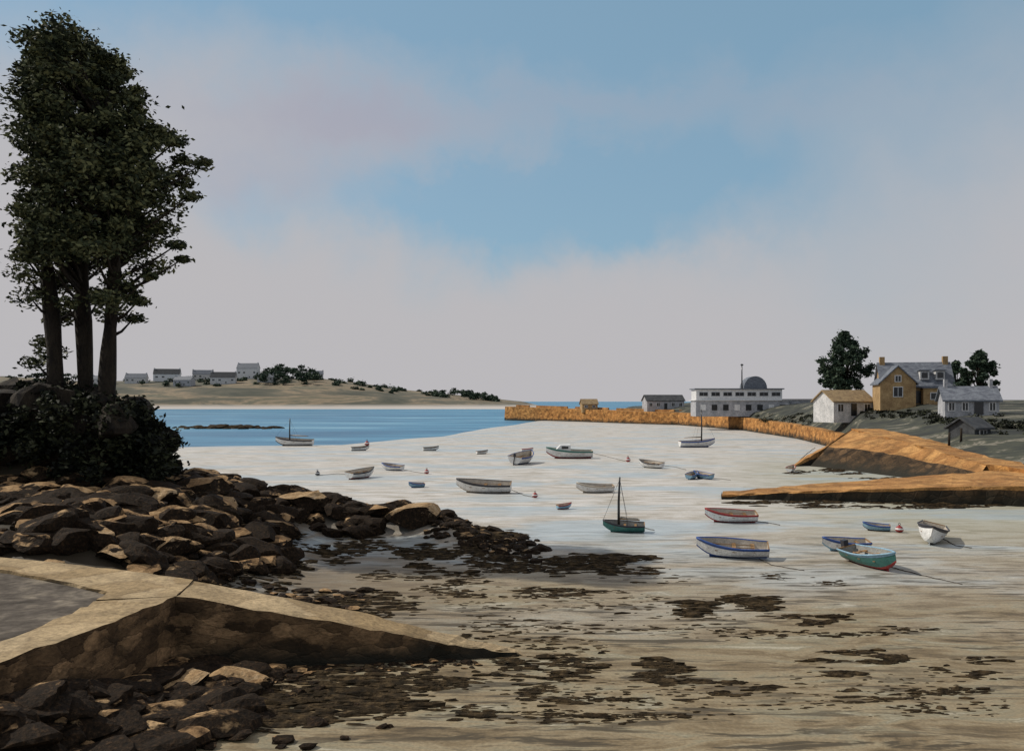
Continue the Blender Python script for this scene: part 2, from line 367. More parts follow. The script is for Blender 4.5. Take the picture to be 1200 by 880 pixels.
inner=lerp_poly([(-17.6,6,2.2),(-15.8,12,2.2),(-14.0,16,2.2),(-12.5,20.1,2.2),(-12.0,23,2.2),(-12.1,24.9,2.2)],6)
lowo=[Vector((p.x+.15,p.y-.05,-.4)) for p in outer]; mo=[a.lerp(b,.5) for a,b in zip(lowo,outer)]
loft('retaining_wall',[lowo,mo,outer,inner,dz(inner,-.12)],[M_wallst,M_cope],[0,0,1,1],quay,jit=.035)
o2=lerp_poly([(-10.0,25.4,2.2),(-10.35,27.7,2.2),(-13.3,29.3,2.2),(-17.0,31.0,2.2),(-30,35.6,2.25)],6)
i2=lerp_poly([(-12.1,24.9,2.2),(-12.3,26.0,2.2),(-14.0,27.2,2.2),(-17.2,29.2,2.2),(-30,33.5,2.25)],6)
loft('far_coping',[[Vector((p.x,p.y+.1,-.4)) for p in o2],o2,i2,dz(i2,-.12)],[M_wallst,M_cope],[0,1,1],quay,jit=.02)
mesh_obj('road',[(-17.8,6,2.1),(-16,12,2.1),(-14.1,16,2.1),(-12.6,20.1,2.1),(-12.1,23,2.1),(-12.15,24.9,2.1),(-12.35,26.0,2.1),(-14.05,27.2,2.1),(-17.25,29.2,2.1),(-30,33.5,2.1),(-45,30,2.1),(-45,6,2.1)],
         [tuple(range(12))],M_asph)
# ---------------------------------------------------------------- harbour pier and quays (right)
Q=[(592,372,5.6),(600,366,5.5),(672,335,4.9),(750,300,4.3),(795,286,4.15),(870,235,3.5),(935,182,2.9),(985,142,2.5),(1003,126,2.3)]
def pier(name,pts,width,matw,matt,low=-.8,n=8,jit=.05):
    A=lerp_poly([At(*p) for p in pts],n); o=empty(name,(0,0,0)); B=[]
    for k,p in enumerate(A):
        d=(A[min(k+1,len(A)-1)]-A[max(k-1,0)]); d.z=0; d.normalize(); nn=Vector((-d.y,d.x,0))
        if nn.x<0: nn=-nn
        B.append(p+nn*width)
    lo=[Vector((p.x-(q.x-p.x)/width*.4,p.y-(q.y-p.y)/width*.4,low)) for p,q in zip(A,B)]
    mid=[a.lerp(b,.45) for a,b in zip(lo,A)]
    loft('body',[lo,mid,A,B,[Vector((q.x,q.y,low)) for q in B]],[matw,matt],[0,0,1,0],o,jit=jit)
    for e in (0,-1):
        mesh_obj('end_cap',[lo[e],A[e],B[e],Vector((B[e].x,B[e].y,low))],[(0,1,2,3)],matw,parent=o)
    return o,A,B
pr,A,B=pier('harbour_pier',Q,7,M_pier,M_pier_top)
par=Geo()
for k in range(0,len(A)-1):
    a=A[k].lerp(B[k],.8); c=A[k+1].lerp(B[k+1],.8)
    if k%5==4: continue
    d=(c-a); n_=Vector((-d.y,d.x,0)).normalized()*.3; up=Vector((0,0,.8)); dn=Vector((0,0,-.1))
    par.add(([a-n_+dn,c-n_+dn,c+n_+dn,a+n_+dn,a-n_+up,c-n_+up,c+n_+up,a+n_+up],[(0,1,5,4),(2,3,7,6),(4,5,6,7),(1,2,6,5),(3,0,4,7)]))
mesh_obj('parapet',par.V,par.F,M_pier_top,parent=pr)
pier('harbour_quay',[(998,114,4.3),(1040,103,3.6),(1080,94,3.0),(1155,80,2.05),(1260,70,1.85),(1500,58,1.65)],4,M_pier,M_pier_top,low=-.6)
rp_=empty('boat_ramp',(0,0,0))
ra=lerp_poly([At(926,104,0.0),At(960,107,1.7),At(998,113.9,4.25)],6); rb=lerp_poly([At(936,116,0),At(968,119,1.8),At(1008,123,4.1)],6)
ru=[a.lerp(Vector((a.x,a.y-.3,-.5)),.3) for a in ra]
loft('deck',[[Vector((p.x,p.y-.3,-.5)) for p in ra],ru,ra,rb,[Vector((p.x,p.y,-.5)) for p in rb]],[M_brown,M_pier_top],[0,1,1,0],rp_,jit=.06)
sl=lerp_poly([At(998,113.8,4.25),At(1040,102.8,3.55),At(1080,93.8,2.95),At(1155,79.8,2.0)],5)
sb=lerp_poly([At(970,107.5,2.3),At(1024,98.8,2.15),At(1075,91.6,1.8),At(1151,78.4,1.3)],5)
sd=lerp_poly([At(948,104.5,-.4),At(1008,95.7,-.4),At(1060,88.0,-.4),At(1146,76.0,-.4)],5)
loft('rubble_apron',[sd,sb,sl],[M_brown,M_pier_top],[0,1],rp_,jit=.13)
C=lerp_poly([At(845,69.5,.35),At(930,68.5,.75),At(1050,67,1.15),At(1155,65.6,1.45),At(1300,63,1.7),At(1500,60,1.8)],8)
C2=lerp_poly([At(846,72.0,.4),At(930,72.5,.8),At(1050,75,1.25),At(1155,78,1.6),At(1300,74,1.8),At(1500,70,1.9)],8)
so=empty('stone_jetty',(0,0,0))
cl=[Vector((p.x,p.y-.25,-.4)) for p in C]; cm=[a.lerp(b,.86) for a,b in zip(cl,C)]
loft('body',[cl,cm,C,C2,[Vector((p.x,p.y,-.4)) for p in C2]],[M_brown,M_pier_top],[0,1,1,0],so,jit=.06)
mesh_obj('end_cap',[cl[0],C[0],C2[0],Vector((C2[0].x,C2[0].y,-.4))],[(0,1,2,3)],M_brown,parent=so)
# ---------------------------------------------------------------- village land on the right
ul=np.linspace(700,1600,150)
def itp(tab,u): a=np.array(tab); return np.interp(u,a[:,0],a[:,1]),np.interp(u,a[:,0],a[:,2])
r0=[(700,329,1),(740,312,4.2),(795,291,4.0),(870,240,3.3),(935,187,2.7),(985,147,2.3),(1003,131,2.1),(1015,116,3.6),(1040,106,3.4),(1080,96.5,2.8),(1155,83,1.9),(1260,73,1.7),(1600,62,1.5)]
r1=[(700,335,1),(740,322,4.8),(795,295,5),(870,245,5.0),(935,200,4.6),(985,160,4.6),(1010,140,4.9),(1080,116,4.6),(1130,97,4.1),(1200,92,3.8),(1600,80,3.5)]
r2=[(700,345,1),(740,335,5.4),(800,300,6.0),(870,262,6.7),(935,222,6.8),(990,172,8.2),(1070,150,7.9),(1130,120,6.4),(1200,112,6.1),(1600,95,6)]
def rowpts(u):
    pts=[(itp(r,u)) for r in (r0,r1,r2)]
    D2,z2=pts[2]; edge=1 if u>735 else 0; t=float(smst(745,860,u))
    zb=z2+.4*edge; zb=zb*(1-t)+max(zb,8.15)*t
    return [(pts[0][0],-1.0)]+pts+[(D2+40,zb),(D2+200,(z2-1)*(1-t)+8.3*t),(D2+520,-4)]
prof=[rowpts(u) for u in ul]
seq=[(0,0.0)]+[(s,k/7) for s in range(1,6) for k in range(7)]+[(5,1.0)]
def landz(u,D):
    p=rowpts(u)[1:]; return float(np.interp(D,[q[0] for q in p],[q[1] for q in p]))
rows=[]
for seg,t in seq:
    rr_=[]
    for u,p in zip(ul,prof):
        q=At(u,p[seg][0]*(1-t)+p[seg+1][0]*t,p[seg][1]*(1-t)+p[seg+1][1]*t)
        if 1<seg<5: q.z+=float(vn(q.x,q.y,.25))*.18
        rr_.append(q)
    rows.append(rr_)
m,nt,b,oc=newmat('bank_grass')
n=noise(nt,mapping(nt,oc,(.09,.25,.6)),1,5,.7,.6)
r=ramp(nt,[(.36,(.012,.014,.013)),(.48,(.03,.034,.026)),(.57,(.055,.058,.038)),(.62,(.21,.19,.15)),(.67,(.045,.05,.035))]); nt.links.new(n.outputs[0],r.inputs[0])
nt.links.new(r.outputs[0],b.inputs['Base Color']); b.inputs['Roughness'].default_value=.95
loft('village_land',rows,[m],None,smooth=True)
# ---------------------------------------------------------------- leaves
def leaf_cloud(name,C,R,per,size,mt,parent=None,asp=.55,shell=.45):
    C=np.asarray(C,float);R=np.asarray(R,float); N=len(C)*per
    ci=np.repeat(np.arange(len(C)),per)
    d=rng.normal(size=(N,3)); d/=np.linalg.norm(d,axis=1)[:,None]
    rr=rng.random(N)**shell; P=C[ci]+d*rr[:,None]*R[ci]*(1+.4*rng.normal(size=N)*(rng.random(N)<.25))[:,None]
    a=rng.normal(size=(N,3)); a[:,2]*=.5; a/=np.linalg.norm(a,axis=1)[:,None]
    b=np.cross(a,rng.normal(size=(N,3))); b/=np.linalg.norm(b,axis=1)[:,None]
    s=size*rng.uniform(.5,1.3,N)[:,None]; a=a*s; b=b*s*asp
    V=np.stack([P-a,P-b*.9,P+a,P+b],1).reshape(-1,3)
    return mesh_obj(name,V,np.arange(len(V)).reshape(-1,4),mt,parent=parent)
vt=[45,80,110,140,170,185,200,215,240,270,300,320,345,375,400]
Rt=[14,48,58,96,110,138,148,128,114,100,94,66,64,62,20]
X0=-25.1;Y0=50.0
tr=[(62,49.5),(95,50.5),(119,49.8)]
axes=[((u-600)/1000*d,d) for u,d in tr]
cl=[[],[],[]]
for _ in range(470):
    v=rng.uniform(56,372) if rng.random()<.93 else rng.uniform(370,430); z=EYE+(HV-v)*.05
    if v>300 and rng.random()<.45: continue
    th=rng.uniform(0,6.283); q=rng.random()**.45
    Rr=np.interp(v,vt,Rt)*.05-.6; Rl=2.9 if v<330 else 2.8
    if v<80: Rl=2.4
    r_=rng.uniform(.5,1.2)
    cx=math.cos(th)*q; x=X0+(cx*max(Rr,.3) if cx>0 else cx*Rl); y=Y0+math.sin(th)*q*4.4
    if v>308 and abs(x-X0)<2.1 and rng.random()<.95: continue
    w=[abs(x-ax) for ax,_ in axes]; k=int(np.argmin(w))
    if x>X0+2: k=2 if v>200 else (1 if rng.random()<.5 else 2)
    cl[k].append((x,y,z,r_))
for (u,v,r_) in [(236,192,.6),(226,232,.5),(198,284,.5),(182,152,.5),(150,98,.45),(158,352,.6),(150,372,.5),(48,400,.7),(44,425,.8),(50,372,.7),(124,70,.4),(214,172,.55),(205,300,.35),(176,324,.4),(160,122,.4),(75,58,.7),(95,62,.6),(50,62,.7)]:
    p=At(u,50,EYE+(HV-v)*.05); cl[0 if u<80 else 2].append((p.x,p.y+rng.normal()*.8,p.z,r_))
for k,(ax,ay) in enumerate(axes):
    base=float(hgt(ax,ay)); e=empty('pine_tree',(ax,ay,base))
    top=28.0 if k==0 else (28.3 if k==1 else 24)
    g=Geo(); pts=[];rad=[]
    lean=[-.3,.2,.7][k]
    for t in np.linspace(0,1,14):
        pts.append(Vector((lean*math.sin(t*2.4)+.16*math.sin(t*9+k),.2*math.sin(t*6),(top-base)*t-.5*(t==0)))); rad.append(.46*(1-t)**.7+.07+.06*math.sin(t*23+k))
    g.add(tube_geo(pts,rad,10))
    def trunk_at(zl):
        t=np.clip(zl/(top-base),0,1)*13; i0=min(int(t),12); return pts[i0].lerp(pts[i0+1],t-i0)
    for (x,y,z,r_) in cl[k]:
        L=Vector((x-ax,y-ay,z-base)); hd=math.hypot(L.x,L.y)
        s=trunk_at(L.z-hd*.45-.4)
        if hd>1.0: g.add(tube_geo([s,s.lerp(L,.5)+Vector((0,0,-.2)),L],[.13,.08,.03],5))
    mesh_obj('trunk_and_limbs',g.V,g.F,M_bark,parent=e,smooth=True)
    Cc=np.array([(x-ax,y-ay,z-base) for x,y,z,r_ in cl[k]]); Rc=np.array([(1.3*r_,1.1*r_,.62*r_) for *_,r_ in cl[k]])
    leaf_cloud('foliage',Cc,Rc,210,.17,M_pine,e,.5)
cs=[];rs=[]
def bush_top(x): return np.interp(x,[-45,-33,-28,-24,-22.4,-21.0,-19.6,-18.8],[10.3,10.2,9.9,9.5,9.0,8.1,6.2,4.5])
for _ in range(600):
    x=rng.uniform(-40,-19.2); y=rng.uniform(44.5,54); zb=float(hgt(x,y))
    zt=bush_top(x*50/y)-.8-abs(y-50)*.2
    if x>-22: y=rng.uniform(46.5,51.0)
    if (x/y)>-.398: continue
    cs.append((x,y,rng.uniform(zb-.4,max(zt,zb+.5)))); r_=rng.uniform(.5,1.0); rs.append((r_,r_,r_*.85))
eb=empty('hedge_bush',(0,0,0))
leaf_cloud('leaves',cs,rs,135,.16,M_bush,eb,.6,.35)
cc=[]
for _ in range(90):
    x=rng.uniform(-38,-21.2); y=rng.uniform(46.5,52.5); zb=float(hgt(x,y)); zt=bush_top(x)-1.8
    cc.append(((x,y,rng.uniform(zb,max(zt,zb+.3))),(1.3,1.3,1.3),2))
rock_field('branches_core',cc,M_bark,eb)
def tree(name,u,D,z,crown,trunk_h,hh,n=60,per=170,size=.3):
    e=empty(name,At(u,D,z)); g=Geo(); g.add(tube_geo([(0,0,-1),(.1,0,trunk_h),(-.1,.1,trunk_h+hh*.6)],[.4,.3,.1],8))
    C=[];R=[]
    for _ in range(n):
        t=rng.random(); zz=trunk_h+hh*t; w=crown*math.sin(min(1,(t*.85+.22))*math.pi)**.7
        th=rng.uniform(0,6.28); q=rng.random()**.5; x,y=math.cos(th)*q*w,math.sin(th)*q*w
        r=rng.uniform(.45,1.1)*crown*.24; C.append((x,y,zz)); R.append((r,r,r*.75))
        if _%3==0: g.add(tube_geo([(0,0,trunk_h),(x*.5,y*.5,trunk_h+(zz-trunk_h)*.6),(x,y,zz)],[.14,.08,.03],5))
    mesh_obj('trunk_and_limbs',g.V,g.F,M_bark,parent=e); leaf_cloud('foliage',C,R,per,size,M_tree,e)
tree('tree',989,168,7.8,5.0,2.6,11.0,110,170,.3)
tree('tree',1120,150,7,3.0,2.0,6,60,150,.28)
tree('tree',1148,140,6.8,3.2,2.6,6.6,60,150,.28)
def mass(name,lst,size=1.3,per=110):
    C=[];R=[]
    for u,v,ru,rv,n in lst:
        for _ in range(n):
            uu=u+rng.uniform(-ru,ru); k=rng.uniform(.22,.5); x,y,z=head(uu,k)
            hh=rv*(1-((uu-u)/ru)**2)**.5*rng.uniform(.2,1)
            C.append((x,y,z+hh)); r=rng.uniform(2.0,4.2); R.append((r*1.4,r,r*.75))
    leaf_cloud(name,C,R,per,size,M_tree)
mass('distant_trees',[(338,436,38,17,95),(545,462,38,7,50),(215,445,24,4,16),(160,445,14,4,12),(70,445,60,8,30),(405,445,22,3,10),(480,460,40,1.5,12),(265,448,24,3,14),(300,450,120,1,40),(440,455,40,1,14)])
# ---------------------------------------------------------------- houses
def gable(name,w,d,hw,hr,wm,rm,par,c=(0,0),along='x',base=-1.2,ov=.35):
    def T(x,y,z): return (c[0]+x,c[1]+y,z) if along=='x' else (c[0]-y,c[1]+x,z)
    a,b_=w/2,d/2
    V=[T(-a,-b_,base),T(-a,b_,base),T(-a,b_,hw),T(-a,0,hw+hr),T(-a,-b_,hw),T(a,-b_,base),T(a,b_,base),T(a,b_,hw),T(a,0,hw+hr),T(a,-b_,hw)]
    mesh_obj(name+'_walls',V,[(0,1,2,3,4),(9,8,7,6,5),(0,4,9,5),(1,6,7,2),(4,3,8,9),(2,7,8,3)],wm,parent=par)
    th=.22; sl=hr/b_; g=Geo()
    for s in (-1,1):
        e=b_+ov; P=[T(-a-ov,s*e,hw-sl*ov+.03),T(a+ov,s*e,hw-sl*ov+.03),T(a+ov,0,hw+hr+.03),T(-a-ov,0,hw+hr+.03)]
        Pu=[(p[0],p[1],p[2]+th) for p in P]
        g.add((P+Pu,[(0,1,2,3),(4,5,6,7),(0,1,5,4),(1,2,6,5),(2,3,7,6),(3,0,4,7)]))
    mesh_obj(name+'_roof',g.V,g.F,rm,parent=par)
def window(par,x,y,z,w,h,wf=M_white,nm='window'):
    box(nm+'_frame',(x,y-.03,z),(w+.24,.1,h+.24),wf,par); box(nm+'_pane',(x,y-.06,z),(w,.1,h),M_black,par)
    box(nm+'_bar',(x,y-.1,z),(.07,.06,h),wf,par)
def house(name,pos,w,d,hw,hr,wm,rm,rz=0,nw=3,chim=True,wh=1.2,door=True,cs=.8):
    e=empty(name,pos,rz); gable('main',w,d,hw,hr,wm,rm,e)
    for k in range(nw):
        x=-w/2+w*(k+.5)/nw
        if door and k==nw//2: box('door',(x,-d/2-.05,1.05),(1.1,.12,2.1),M_black,e)
        else: window(e,x,-d/2,hw*.55,w/nw*.38,wh)
    if chim:
        for s in(-1,1): box('chimney',(s*(w/2-.5),0,hw+hr+.4),(cs,.9,1.6),wm,e)
    return e
for (u,k,w,hw,hr,rz,wm) in [(160,.32,24,6,5,.1,M_offw),(196,.36,30,8,6,.2,M_white),(216,.24,22,6,4,-.2,M_grey),(262,.27,28,7,6,.15,M_offw),(291,.42,26,12,6,-.1,M_white),(238,.42,24,6,5,.3,M_offw),(312,.3,18,5,4,0,M_offw),(372,.42,14,5,4,.2,M_offw),(120,.3,22,5,4,0,M_offw)]:
    x,y,z=head(u,k); house('white_house',(x,y,z+.5),w,10,hw,hr,wm,M_dslate if u in(262,196) else M_slate,rz,4,True,1.8,cs=1.4)
z=landz(777,306); house('boathouse',At(777,306,z),13.5,7,3.0,1.9,M_grey,M_dslate,.1,5,False,1.2)
house('stone_hut',At(690,331,4.7),6,5,2.2,1.7,M_tan,M_tanroof,.1,2,False,.7,False)
z=landz(866,248)-.1; e=empty('harbour_building',At(866,240,z),-.05)
W=25.5
box('lower_walls',(0,0,1.0),(W,9,4.4),M_grey,e); box('upper_walls',(-.8,.3,4.75),(W-2,8.4,3.1),M_white,e)
box('eave_slab',(0,0,3.28),(W+.8,9.8,.2),M_white,e); box('roof_slab',(-.8,.3,6.45),(W-1,9.4,.3),M_slate,e)
for k in range(7): window(e,-W/2+2.2+k*3.3,-3.9,5.0,2.2,.9,M_grey)
for k in range(8): box('bay_opening',(-W/2+2+k*3.1,-4.52,1.3),(1.5,.1,1.6),M_black if k%3 else M_white,e)
n=14; V=[]
for y in(-2.5,3): 
    for k in range(n+1): a=math.pi*k/n; V.append((4+3.2*math.cos(a),y,6.6+3.4*math.sin(a)))
Fc=[(k,k+1,n+2+k,n+1+k) for k in range(n)]+[tuple(range(n+1)),tuple(range(n+1,2*n+2))[::-1]]
mesh_obj('arched_roof',V,Fc,M_slate,parent=e)
tube('flagpole',[(.6,-1,6.5),(.6,-1,13.5)],[.2,.14],M_black,e); box('pole_cap',(.6,-1,13.2),(.7,.5,.35),M_black,e)
box('low_annex',(W/2+4,0.5,1.0),(7.8,7,4.6),M_grey,e); box('annex_roof',(W/2+4.1,.5,3.5),(8.4,7.8,.3),M_dslate,e)
for k in range(3): window(e,W/2+1.8+k*2.2,-3.0,1.7,1.1,1.0)
house('white_cottage',At(988,152,landz(990,160)-.1),8.0,6,2.5,1.8,M_offw,M_tanroof,.25,3,False,1.2)
e=house('tan_house',At(1070,147,landz(1068,148)),11,7,3.0,3.8,M_tan,M_slate,-.25,3,True,1.4)
gable('wing',8,5.5,3.4,2.7,M_tan,M_slate,e,(-3.5,-2.2),'y')
window(e,-3.5,-6.2,1.9,1.3,1.5); window(e,-3.5,-6.2,4.1,.8,.9)
box('porch',(2.8,-4.4,.9),(4.5,2,3.2),M_tan,e); box('porch_roof',(2.8,-4.5,2.6),(5,2.4,.2),M_slate,e); window(e,2.8,-5.4,1.2,2.2,1.0)
for x in(1.2,3.6): 
    box('dormer',(x,-2.3,4.7),(1.4,1.8,1.5),M_offw,e); box('dormer_pane',(x,-3.24,4.7),(.9,.08,.9),M_black,e); box('dormer_roof',(x,-2.4,5.55),(1.8,2.2,.15),M_slate,e)
house('grey_house',At(1134,118,landz(1132,118)),6.6,5.4,1.9,1.7,M_grey,M_slate,-.3,4,True,1.0,cs=.4)
house('boat_shed',At(1136,99,landz(1136,99)-.5),3.0,3.2,1.1,1.0,M_dslate,M_dslate,.5,1,False,.5,False)
for u in (1112,1126):
    q=At(u,95,landz(u,95)-.2); tube('mooring_post',[q,q+Vector((.05,0,1.7))],[.14,.12],M_bark,None,7)
cs=[];rs=[]
for _ in range(150):
    u=rng.uniform(1010,1230); D=np.interp(u,[1010,1080,1130,1230],[150,126,108,98])+rng.normal()*3; r_=rng.uniform(.25,.65)
    if 1120<u<1155 and D<104: continue
    q=At(u,D,landz(u,D)+.1); cs.append(q[:]); rs.append((r_*1.5,r_,r_*.8))
for _ in range(80):
    u=rng.uniform(885,990); D=np.interp(u,[885,990],[222,165])+rng.normal()*4; r_=rng.uniform(.3,.8)
    q=At(u,D,landz(u,D)+.1); cs.append(q[:]); rs.append((r_*1.6,r_,r_*.8))
leaf_cloud('bank_shrubs',cs,rs,70,.17,M_bush)
# ---------------------------------------------------------------- boats
BM={}
def bmcol(c):
    if c not in BM: BM[c]=plain('boat_paint',c,.45,.35)
    return BM[c]
RED=(.32,.035,.035);BLUE=(.035,.09,.30);GREEN=(.05,.17,.15);WH=(.75,.75,.74);LB=(.25,.42,.55);DK=(.03,.03,.04);CREAM=(.50,.45,.38)
def boat(name,u,v,wpx,head_=0,heel=0,rail=WH,hull=WH,bott=RED,mast=0,cabin=False,motor=False,boom=True):
    p=G(u,v+1); D=p.y; L=wpx*D/1000/max(abs(math.cos(math.radians(head_))),.38); L=min(L,7.8)
    heel=abs(heel)*(1 if math.cos(math.radians(head_))>0 else -1)
    B=L*.38;Hh=L*.15+.12
    z=float(hgt(p.x,p.y)); e=empty(name,(p.x,p.y,z+.02+abs(math.sin(math.radians(heel)))*B*.15),rot=(math.radians(heel),0,math.radians(head_)))
    n=15; J=[-1,-.9,-.66,-.42,-.2,0,.2,.42,.66,.9,1]
    def sec(s,ins,up):
        hb=B/2*(1-max(0,(s-.38)/.62)**2.3)*(.78+.22*min(1,s/.38)); hb=max(hb-ins,.012)
        sh=Hh*(.92+.5*s**2.4); k=Hh*.75*max(0,(s-.72)/.28)**2+Hh*.10*(1-s)**3+up
        return [(-L/2+s*L*(1-ins/L),math.copysign(hb*abs(a)**.5,a) if a else 0,k+(sh-k)*abs(a)**1.9) for a in J]
    V=[];m_=len(J)
    for i in range(n): V+=sec(i/(n-1),0,0)
    for i in range(n): V+=sec(i/(n-1)*.965+.012,.05,.07)
    Fc=[];mi=[];o=n*m_
    for i in range(n-1):
        for j in range(m_-1):
            Fc.append((i*m_+j,i*m_+j+1,(i+1)*m_+j+1,(i+1)*m_+j)); a=max(abs(J[j]),abs(J[j+1]))
            mi.append(0 if a>.95 else (1 if a>.5 else 2))
            Fc.append((o+i*m_+j,o+(i+1)*m_+j,o+(i+1)*m_+j+1,o+i*m_+j+1)); mi.append(3)
        for j in(0,m_-1): Fc.append((i*m_+j,(i+1)*m_+j,o+(i+1)*m_+j,o+i*m_+j)); mi.append(0)
    Fc.append(tuple(range(m_))[::-1]);mi.append(1); Fc.append(tuple(o+j for j in range(m_)));mi.append(3)
    Fc.append((0,o,o+m_-1,m_-1));mi.append(0)
    mesh_obj('hull',V,Fc,[bmcol(rail),bmcol(hull),bmcol(bott),bmcol(CREAM if sum(hull)>1 else (.3,.3,.28))],mi,e)
    for j in(0,m_-1): tube('rubbing_strake',[V[i*m_+j] for i in range(n)],.03+L*.004,bmcol(rail if sum(rail)<1.5 else (.06,.05,.045)),e,5)
    for k,s in enumerate((.22,.48,.72)):
        q=sec(s,.03,0); w=q[-2][1]*2; box('thwart_%d'%(k+1),(q[0][0],0,Hh*.68),(L*.055,w,.04),M_wood,e)
    box('keel',(-L*.08,0,.0),(L*.8,.06,.14),bmcol(bott),e)
    box('transom_cap',(-L/2+.02,0,Hh*.94),(.06,B*.7,.06),M_wood,e)
    if motor:
        box('outboard_cowl',(-L/2-.12,0,Hh*1.15),(.28,.26,.35),bmcol(DK),e); box('outboard_leg',(-L/2-.14,0,Hh*.5),(.1,.1,Hh*1.1),bmcol(DK),e)
    if cabin:
        x=L*.12; Vc=[(x-L*.14,-B*.3,Hh*.8),(x+L*.2,-B*.24,Hh*.9),(x+L*.2,B*.24,Hh*.9),(x-L*.14,B*.3,Hh*.8),
                     (x-L*.14,-B*.26,Hh*1.75),(x+L*.08,-B*.2,Hh*1.7),(x+L*.08,B*.2,Hh*1.7),(x-L*.14,B*.26,Hh*1.75)]
        mesh_obj('cabin',Vc,[(0,1,5,4),(1,2,6,5),(2,3,7,6),(3,0,4,7),(4,5,6,7)],bmcol(WH),parent=e)
        for s in(-1,1): box('cabin_window',(x-.02*L,s*B*.262,Hh*1.42),(L*.14,.05,Hh*.3),M_black,e)
    elif L>2.6 and not mast:
        for s in(-1,1): tube('oar',[(-L*.3,s*B*.12,Hh*.78),(L*.25,s*B*.2,Hh*.8),(L*.33,s*B*.2,Hh*.8)],[.022,.02,.05],M_wood,e,5)
    if mast:
        mh=mast*D/1000; x=L*.12
        tube('mast',[(x,0,.1),(x,0,mh*.55),(x-.02*mh,0,mh)],[.055+.0006*D,.05+.0005*D,.035+.0003*D],M_black,e,6)
        if boom:
            tube('boom',[(x,0,Hh*1.6),(x-L*.5,.05,Hh*1.5)],[.05,.04],M_wood,e,6)
            tube('furled_sail',[(x-.1,0,Hh*1.6+.1),(x-L*.25,.05,Hh*1.5+.12),(x-L*.47,.05,Hh*1.5+.06)],[.05,.1,.05],bmcol(CREAM),e,6)
        for q in ((L*.5,0,Hh*1.35),(-L*.1,B*.45,Hh),(-L*.1,-B*.45,Hh)): tube('stay',[(x-.02*mh,0,mh*.96),q],.01,M_black,e,4)
    return e
def buoy(u,v,c,r=.3):
    p=G(u,v); e=empty('mooring_buoy',(p.x,p.y,float(hgt(p.x,p.y))))
    r=max(r*.8,p.y*.0030); n=12; prof=[(0,0),(.6,.12),(.92,.4),(1,.75),(.9,1.15),(.6,1.5),(.22,1.72),(.12,1.95),(0,1.97)]
    V=[];Fc=[];mi=[]
    for a,h in prof:
        for k in range(n): t=2*math.pi*k/n; V.append(((a*r+1e-4)*math.cos(t),(a*r+1e-4)*math.sin(t),h*r))
    for i in range(len(prof)-1):
        for k in range(n): Fc.append((i*n+k,i*n+(k+1)%n,(i+1)*n+(k+1)%n,(i+1)*n+k)); mi.append(1 if i==3 else 0)
    mesh_obj('float',V,Fc,[bmcol(c),bmcol(WH)],mi,e,True)
    tube('eye_ring',[(r*.28*math.cos(t),0,r*2.1+r*.28*math.sin(t)) for t in np.linspace(0,6.283,9)],r*.07,M_black,e,5)
def rope(pts,r=.03):
    W=[]; P=[G(u,v) for u,v in pts]
    for a,b in zip(P[:-1],P[1:]):
        for t in np.linspace(0,1,10,endpoint=False):
            q=a.lerp(b,t); q.x+=random.uniform(-.05,.05); q.z=float(hgt(q.x,q.y))+r*.6; W.append(q)
    tube('mooring_rope',W,[r*(.6+q.y*.005) for q in W],M_rope,None,5)
sd_='sailing_dinghy'; rb='rowing_boat'
boat(sd_,345,520,44,180,4,DK,WH,DK,32)
boat(rb,422,527,20,20,5,DK,WH,DK); boat(rb,423,559,22,60,8,DK,WH,RED); boat(rb,460,550,26,150,10,BLUE,WH,BLUE)
boat(rb,505,527,18,15,6,DK,WH,DK); boat(rb,565,531,13,30,5,DK,WH,DK); boat(rb,488,570,18,200,12,BLUE,LB,BLUE)
boat(rb,618,528,14,10,0,RED,WH,DK); boat(rb,612,542,22,70,8,BLUE,WH,BLUE,motor=True)
boat('motor_boat',667,536,54,182,4,GREEN,WH,RED,0,True)
boat(sd_,567,576,64,174,10,DK,WH,CREAM,0); boat(rb,661,595,17,30,8,RED,LB,RED)
boat(rb,697,576,44,186,8,CREAM,WH,CREAM); boat(rb,763,547,22,130,10,DK,WH,DK)
boat(sd_,817,523,42,5,3,BLUE,WH,BLUE,44); boat(rb,811,560,15,60,8,BLUE,LB,BLUE); boat(rb,824,560,15,120,8,BLUE,LB,BLUE)
boat(sd_,731,622,48,172,12,DK,GREEN,GREEN,66)
boat(rb,856,611,60,177,12,RED,WH,RED); boat(rb,858,652,80,168,14,BLUE,WH,BLUE)
boat(rb,927,552,13,60,5,RED,WH,RED); boat(rb,990,644,56,184,10,BLUE,WH,LB)
boat('motor_boat',1022,663,34,-76,10,LB,GREEN,RED,0,False,True)
boat(rb,1027,621,28,160,10,BLUE,LB,DK); boat(rb,1090,634,42,-118,12,DK,WH,WH)
for a in [(500,555,RED),(627,583,RED),(1054,624,RED),(736,541,RED),(372,557,DK),(430,522,RED)]: buoy(*a)
rope([(600,574),(614,580),(626,583)]); rope([(373,557),(395,555),(413,556)]); rope([(470,550),(485,553),(499,555)])
rope([(695,531),(715,536),(735,541)]); rope([(770,545),(790,547),(806,551)]); rope([(832,560),(845,561),(857,563)])
rope([(890,655),(905,662),(925,666),(945,669)],.03); rope([(1040,664),(1070,672),(1100,679),(1132,686)],.03); rope([(884,611),(900,613),(915,616)])
rope([(930,546),(945,532),(956,524)]); rope([(752,618),(768,622)]); rope([(1105,632),(1120,640),(1140,643)])
